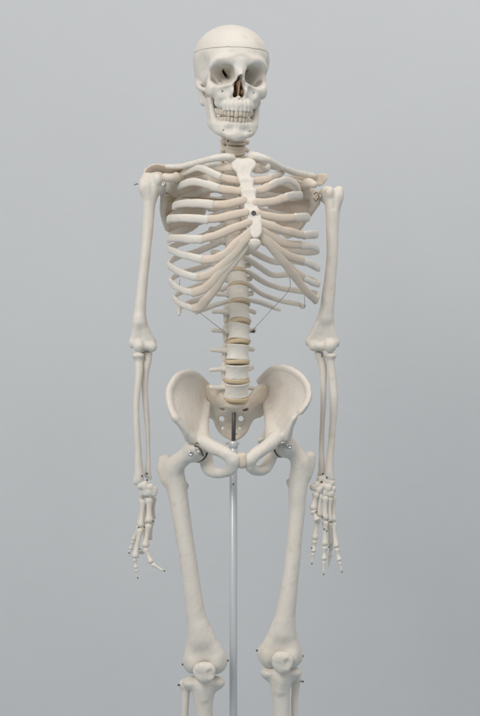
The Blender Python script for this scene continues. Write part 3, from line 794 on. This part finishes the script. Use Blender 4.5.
# ------------------------------------------------------------------ pelvis
def pelvis():
    HL = P(195, 450, 18); HR = P(285, 446, -2)
    o = [(208,386,-36),(203,379,-28),(195,373.5,-16),(186,371.5,0),(176,376,16),(169.5,385,27),(167.2,394,33),(168.8,405,39),(173,417,44),(178.5,424,43),(184.5,431.5,36),(187.5,441,26),(200,447,18),(208,440,16),(206,428,4),(205,418,-8),(207,405,-26)]
    F = field_for([(160,484,70),(246,364,-56)], 3, .85)
    F.plate(o, [(186,392,2),(190,405,6),(194,420,14),(178,400,24)], 2.1, 1.8, 0)
    F.chain([(207,386,-36,3.6),(196,374.5,-17,3),(186,372.7,0,3),(176.5,377,15,3.1),(169.8,388,28,3.2),(168.8,397,34,3.2),(170.5,408,40,3),(174.5,417,44,3.0)], 4, n=5)
    F.chain([(176,419.5,43,2.8),(182,427.5,38,3.0),(187,434,33,4),(192,440,26,6)], 4)
    F.chain([(207,405,-24,4),(205,418,-8,4.4),(203,430,6,6),(203,440,18,7)], 4)
    F.ell(P(199, 449, 12), (13, 14, 14), 4)
    F.chain([(204,443,24,7.8),(214,448,34,6.6),(225,453.5,42,6.0),(233.8,460,44,6.6)], 3)
    F.chain([(233.8,461,44,6.4),(232,467,41,5.6),(226,472.5,34,4.6),(216,472.8,22,5.4),(207.8,468,8,6.4),(206,456,4,7)], 3)
    F.plate([(224,451.5,42),(231,452.5,45),(237.3,456,46),(238,463,45),(236.8,470,42),(232,474,38),(228,472.5,36),(228,463,41),(226,456,43)], [], 4.6, 1.8, 2.5)
    F.chain([(206,434,6,2.8),(209,440,18,3),(216,445,30,2.8),(227,450.5,42,2.4)], 3)
    F.ell(HL, (13.2, 13.2, 13.2), 1.0, sub=True)
    F.cone(HL, HL + np.array([-22, -10, -6]), 12.5, 15, 1, sub=True)
    hl = bone('hip_bone', F)
    o = [(259,380,-62),(264,373,-54),(272,368,-40),(282,366,-24),(293,369.5,-6),(302,376,6),(308.5,385,15),(310.6,394,21),(308.2,404,26),(301,413,26),(294,420,24),(290,428,20),(287,438,12),(276,446,8),(268,441,4),(267,430,-10),(268,418,-26),(266,405,-44),(260,392,-58)]
    F = field_for([(244,484,66),(318,360,-80)], 3, .85)
    F.plate(o, [(284,386,-26),(288,400,-14),(282,415,-10),(298,396,4)], 2.1, 1.8, 0)
    F.chain([(260,381,-60,3.8),(271,369.5,-41,3),(282,367.2,-24,2.9),(293,370.7,-6,3),(302,377.2,6,3),(307.6,386,15,3.1),(309,395,20,3.2),(306.8,403,25,3.1),(301,411.5,26,3.2)], 2.5, n=5)
    F.chain([(294,419,23,3),(290,427,19,3.8),(286,436,12,6)], 3)
    F.chain([(266,405,-44,4),(268.5,418,-26,4.4),(271,430,-8,6),(272,439,8,7)], 4)
    F.ell(P(280, 445, -8), (12, 14, 13), 4)
    F.chain([(276,439,14,7.8),(267,446.6,27,6.4),(258,453,36,6.0),(249.4,460,40,6.0)], 3)
    F.chain([(249.4,461,40,5.9),(251.2,467,37,5.3),(257,471,30,4.8),(265,468.5,16,5.6),(269.5,460,0,6.4),(271.5,450,-4,7)], 3)
    F.cone(P(262, 442, -36), P(259.5, 440, -30), 3.5, 2.2, 2); F.cone(P(262, 442, -36), P(268, 430, -26), 3.5, 4, 3)
    F.plate([(259.5,452,32),(252,452.5,38),(247,456,40),(246.2,463,40),(247.3,469.5,37),(251.5,473,32),(255,471.5,30),(254,463,35),(256,456,36)], [], 4.6, 1.8, 2.5)
    F.chain([(268,432,-6,2.8),(269.5,439,8,3),(264,445,24,2.8),(253,451,36,2.4)], 3)
    F.ell(HR, (12.6, 12.6, 12.6), 1.0, sub=True)
    F.cone(HR, HR + np.array([22, -10, -6]), 12, 15, 1, sub=True)
    hr = bone('hip_bone', F)
    G = field_for([(235,474,60),(250,450,30)], 3, .7)
    G.ell(P(242, 460.5, 42), (5.2, 6.2, 7.8), 0, p=3)
    bone('pubic_disc', G, mat=CART)
    # hip springs and bolts
    screw('hip_bolt', (191, 453.5, 37), (-.1, -1, .1), 3.0, 6, STEEL, hl)
    wire('hip_spring', [(195,446,34),(198.5,447,37),(201.5,451.5,37),(203,455.5,34)], 1.0, DARK, hl)
    wire('hip_spring', [(196,450,36),(199,452.5,38),(200.5,455,36)], 1.1, STEEL, hl)
    screw('hip_bolt', (289, 446.5, 17), (.15, -1, .1), 3.0, 6, STEEL, hr)
    wire('hip_spring', [(279.5,446.5,22),(282,443,24),(285,443.5,23),(284.5,447.5,22)], 1.2, STEEL, hr)
    # sacrum
    o = [(204,386,-34),(212.5,384.5,-25),(220.5,389,-18),(227,400,-10),(236.5,403.5,-7),(246,400,-14),(253,389.5,-24),(260,384.5,-38),(268,387,-50),(269.5,398,-54),(269,409,-54),(262,416.5,-50),(253.5,420,-46),(247.5,432,-44),(241,438,-41),(235,440.5,-40),(229,439.5,-39),(222,435.5,-40),(216,428,-40),(213,420,-38),(207,416.5,-36),(204,408,-36),(202.5,396,-36)]
    F = field_for([(200,452,10),(272,384,-72)], 4, .7)
    F.plate(o, [(236,408,-14),(235,418,-36),(234,430,-45),(218,408,-34),(254,408,-44)], 4.2, 3, 0)
    F.ell(P(236.5, 405.5, -9), (11.5, 9, 4.0), 3)
    for y in (414.5, 424, 433):
        d = -26 if y < 420 else -39
        F.cone(P(227, y, d), P(242, y, d), .8, .8, 2)
    for x, y, r, dx in ((221.3,418.8,2.8,0),(241,418.6,2.9,0),(222.3,428.3,2.0,0),(239.5,428.6,2.0,0),(227.5,434.5,.9,0),(237,434.7,.9,0)):
        F.cone(P(x - .8, y, 0), P(x + .8, y, 0) + np.array([0, 90, -3]), r, r, 1.0, sub=True)
    for x in (222, 245.2):
        F.ell(P(x, 409.5, -20), (3.6, 9, 1.8), 1, sub=True)
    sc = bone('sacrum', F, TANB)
    G = field_for([(222,456,-10),(238,438,-50)], 4, .6)
    G.chain([(233,441,-38,3.6),(232,447,-33,3.0),(231,452,-27,2.4)], .5, n=2)
    for s in (-1, 1): G.cone(P(232.5, 443, -37), P(232.5 + 6 * s, 443.5, -36), 1.8, 1.2, 1.5)
    bone('tailbone', G, CART, parent=sc)
pelvis()

# ------------------------------------------------------------------ legs
def legs():
    h = .9
    F = field_for([(152,684,-24),(230,434,40)], 4, h)
    F.ell(P(195, 450, 18), (11.6, 11.6, 11.6), 0)
    F.chain([(192,452,18,8.5),(183,458,14,8.4),(174,466,9,10)], 4)
    F.chain([(165.5,463,2,6.8),(164,468,2,7.2),(169,478,4,9)], 4)
    F.cone(P(163, 460, 0), P(167, 458, 0), 4.5, 3.5, 3)
    F.chain([(173,472,6,11),(176.5,486,6,10.4),(179.5,505,8,9.4),(183.5,530,11,8.8),(187.5,555,13,8.6),(192,588,14,9),(196.5,618,14,10),(200.5,638,13,12)], 4)
    F.cone(P(184, 486, -4), P(181, 494, 0), 4.8, 4, 3)
    F.tri(P(199.5, 628, 13), P(193, 656, 12), P(216, 655, 12), (10, 9, 9), 5)
    F.ell(P(194, 662, 8), (10.5, 15, 12), 4)
    F.ell(P(216, 661.5, 7), (11, 15, 12.5), 4)
    F.ell(P(188, 661, 8), (5, 8, 7), 3); F.ell(P(222.5, 659, 7), (5, 8, 7.5), 3)
    F.cone(P(205, 650, 30), P(205, 685, 24), 3, 5, 4, sub=True)
    fl = bone('thigh_bone', F)
    for p, d in (((183.4,664.5,12),(-1,-.2,0)),((227.2,660.5,10),(1,-.2,0))):
        screw('screw', p, d, .95, 4, DARK, fl)
    F = field_for([(254,678,-34),(320,432,24)], 4, h)
    F.ell(P(285, 446, -2), (11.2, 11.2, 11.2), 0)
    F.chain([(287,448,-2,8.5),(294,453,-5,8.2),(301,461,-7,9.5)], 4)
    F.chain([(309.5,457,-12,6),(309,464,-12,6.4),(304.5,474,-10,8)], 4)
    F.chain([(301,468,-8,10.2),(299,480,-8,10),(297.4,495,-6,9),(297,510,-5,8.2),(295,535,-2,7.6),(292.5,562,0,7.6),(289,590,1,8.4),(285.5,615,1,10),(283,632,0,11.5)], 4)
    F.cone(P(290.5, 482, -18), P(293, 490, -14), 4.5, 4, 3)
    F.tri(P(284, 622, 0), P(269, 650, -1), P(292, 650, -1), (9, 9, 9), 5)
    F.ell(P(269, 655.5, -6), (10.5, 15, 12.5), 4)
    F.ell(P(291, 656.5, -4), (10, 15, 12), 4)
    F.ell(P(262.5, 653, -6), (5, 8, 7.5), 3); F.ell(P(297.5, 656, -4), (5, 8, 7), 3)
    F.cone(P(281, 642, 18), P(281, 678, 12), 3, 5, 4, sub=True)
    fr = bone('thigh_bone', F)
    for p, d in (((257.5,650.5,-4),(-1,-.2,0)),((302,656,-2),(1,-.2,0))):
        screw('screw', p, d, .95, 4, DARK, fr)
    # kneecaps
    for x, y, d, rx, rz in ((204.4,672.5,27,11.2,10.3),(282.2,662.3,15,10.8,10.8)):
        F = field_for([(x, y, d)], 16, .7)
        F.ell(P(x, y - 1.2, d), (rx, 5.2, rz * .9), 0, p=2.2)
        F.ell(P(x + .5, y + rz * .5, d), (rx * .62, 4.4, rz * .5), 4)
        F.ell(P(x - 1, y - 3.5, d + 2), (rx * .62, 4.4, rz * .42), 2.5)
        F.cone(P(x - 3, y - 6, d + 4), P(x + 2, y + 6, d + 3), 2.0, 1.6, 3)
        F.ell(P(x + rx * .55, y + 2, d + 6), (3, 2.4, 4.5), 2.5, sub=True)
        bone('kneecap', F)
    # shins: run on well below the frame down to the ankles
    def shin(c, d, plate, tub, ank, name='shin_bone'):
        x0, x1, y = plate
        F = field_for([(x0 - 4, y - 4, d - 20), (x1 + 4, ank[1] + 8, d + 22)], 2, 1.0)
        xm = (x0 + x1) / 2
        F.chain([(x0 + 10, y + 5.5, d - 1, 7.5), (xm, y + 5.5, d + 1, 7), (x1 - 10, y + 5.5, d - 1, 7.5)], 3)
        F.ell(P(x0 + 10, y + 4.5, d - 3), (10, 12, 5.5), 3); F.ell(P(x1 - 10, y + 4.5, d - 3), (10, 12, 5.5), 3)
        F.chain([(xm, y + 10, d, 12), (tub[0], y + 20, d, 10), (tub[0] + .5, y + 34, d, 8.6), (tub[0] + 1, y + 70, d, 7.6), (ank[0], ank[1] - 30, d - 4, 6.5), (ank[0], ank[1], d - 6, 10)], 4)
        F.cone(P(tub[0], tub[1] - 6, d + 8), P(tub[0], tub[1] + 4, d + 7.5), 4.2, 3.4, 4)
        return bone(name, F)
    tl = shin(0, 8, (182.5, 225, 678), (203.5, 694), (206, 865))
    tr = shin(0, -4, (260, 302, 668), (280.5, 687), (276, 855))
    def fib(pts, e):
        F = field_for(pts, 9, .8); F.chain(pts, 0, n=4); F.ell(P(*e[0]), e[1], 3)
        return bone('fibula', F)
    f1 = fib([(186,687,-4,5.2),(185.8,697,-3,4),(185.2,712,-2,3.4),(184,760,-4,3.4),(188,820,-10,3.6),(191,872,-14,5.5)], ((185.4,684,-4),(6.6,6.4,5.5)))
    f2 = fib([(296,680,-20,5),(295.2,692,-19,4),(294.2,709,-18,3.4),(296,760,-18,3.4),(293,820,-22,3.6),(291,862,-24,5.5)], ((295.6,678,-20),(5.8,6.2,5)))
    screw('screw', (179, 685, 0), (-1, -.2, 0), .95, 3.4, DARK, f1)
    screw('screw', (302.3, 681.5, -14), (1, -.2, 0), .95, 3.4, DARK, f2)
legs()

# ------------------------------------------------------------------ wires that brace the ribs
wire('brace_wire', [(199.5,312.5,38),(213,323,18),(227,334,-8)], .3, WIRE, SK)
wire('brace_wire', [(251.5,331.5,-10),(270,311,-14),(289,289.5,0),(288.8,272,26)], .3, WIRE, SK)
wire('brace_wire', [(304.2,292,8),(304.5,299,-15),(304.6,305,-40)], .3, WIRE, SK)
wire('brace_wire', [(180,279,20),(179.6,284,25),(179.8,289,30)], .28, WIRE, SK)
wire('brace_hook', [(299,303,-44),(300.5,307.5,-42),(304,308,-41),(305.5,305,-42)], .45, WIRE, SK)
screw('screw', (253.2, 331.5, -14), (.9, -.3, .3), 1.7, 4, DARK, SK)
screw('screw', (228, 141, 8), (-.2, -1, 0), 1.0, 3, DARK, SK)
screw('screw', (255.3, 153, 22), (.1, -.3, 1), .8, 3, DARK, SK)

# ------------------------------------------------------------------ stand
ST = bpy.data.objects.new('display_stand', None); COL.objects.link(ST)
ST.location = Vector(P(233.5, 900, -16) * S)
ST['label'] = 'slim grey metal pole with a dark rod on top, rising behind the pelvis'
ST['category'] = 'stand'
def cyl(name, a, b, r, mat, bev=.5, seg=28):
    A, B = P(*a), P(*b); L = np.linalg.norm(B - A)
    v, f = lathe_between(A, B, [(0, r - bev), (bev / L, r), (1 - bev / L, r), (1, r - bev)], seg=seg)
    o = link(name, v, f, mat, ST); return o
pole = cyl('pole', (233.2, 900, -16), (233.4, 443, -16), 3.9, TUBE)
cyl('rod', (233.4, 444, -16), (234.2, 404, -16), 2.1, DARK, .2)
cyl('collar', (233.4, 448, -16), (233.4, 441, -16), 4.6, TUBE)
v, f = lathe_between(P(233.4, 484, -11.6), P(233.4, 484, -13), [(0, .5), (.3, .9), (1, .9)], seg=10)
link('set_screw', v, f, DARK, pole)

# ------------------------------------------------------------------ wall
me = bpy.data.meshes.new('wall')
me.from_pydata([(-5, 1.3, -3.0), (5, 1.3, -3.0), (5, 1.3, 3.2), (-5, 1.3, 3.2)], [], [(0, 1, 2, 3)])
me.materials.append(WALLM)
wl = bpy.data.objects.new('wall', me); COL.objects.link(wl); wl['kind'] = 'structure'

# ------------------------------------------------------------------ light
w = bpy.data.worlds.new('World'); scene.world = w; w.use_nodes = True
wn = w.node_tree
tcw = wn.nodes.new('ShaderNodeTexCoord'); sep = wn.nodes.new('ShaderNodeSeparateXYZ'); rmp = wn.nodes.new('ShaderNodeValToRGB'); mr = wn.nodes.new('ShaderNodeMapRange')
mr.inputs['From Min'].default_value = -1; mr.inputs['From Max'].default_value = 1
wn.links.new(tcw.outputs['Generated'], sep.inputs['Vector']); wn.links.new(sep.outputs['Z'], mr.inputs['Value']); wn.links.new(mr.outputs['Result'], rmp.inputs['Fac'])
rmp.color_ramp.elements[0].position = 0.25; rmp.color_ramp.elements[0].color = (0.46, 0.61, 0.72, 1)
rmp.color_ramp.elements[1].position = 0.75; rmp.color_ramp.elements[1].color = (1.0, 0.955, 0.91, 1)
wn.links.new(rmp.outputs['Color'], wn.nodes['Background'].inputs['Color'])
wn.nodes['Background'].inputs['Strength'].default_value = 0.51
def area(name, loc, target, size, energy, color):
    l = bpy.data.lights.new(name, 'AREA'); l.shape = 'RECTANGLE'; l.size = size[0]; l.size_y = size[1]; l.energy = energy; l.color = color
    o = bpy.data.objects.new(name, l); COL.objects.link(o); o.location = loc
    o.rotation_euler = (Vector(target) - Vector(loc)).to_track_quat('-Z', 'Y').to_euler()
    return o
area('window_light', (-1.6, -2.6, 1.8), (0, 0.0, 0.45), (2.0, 2.0), 60, (1.0, 0.985, 0.97))
area('ceiling_light', (1.3, -0.7, 2.4), (0.8, 0.6, 0), (2.4, 1.6), 25, (1.0, 0.985, 0.97))

# ------------------------------------------------------------------ camera
cam = bpy.data.cameras.new('camera'); co = bpy.data.objects.new('camera', cam); COL.objects.link(co)
co.location = (0, -D * S, 0); co.rotation_euler = (math.pi / 2, 0, 0)
cam.sensor_fit = 'VERTICAL'; cam.sensor_height = 24; cam.lens = 24 * D / 716
cam.clip_end = 50
scene.camera = co
scene.view_settings.view_transform = 'Standard'; scene.view_settings.look = 'None'
scene.view_settings.exposure = 0; scene.view_settings.gamma = 1
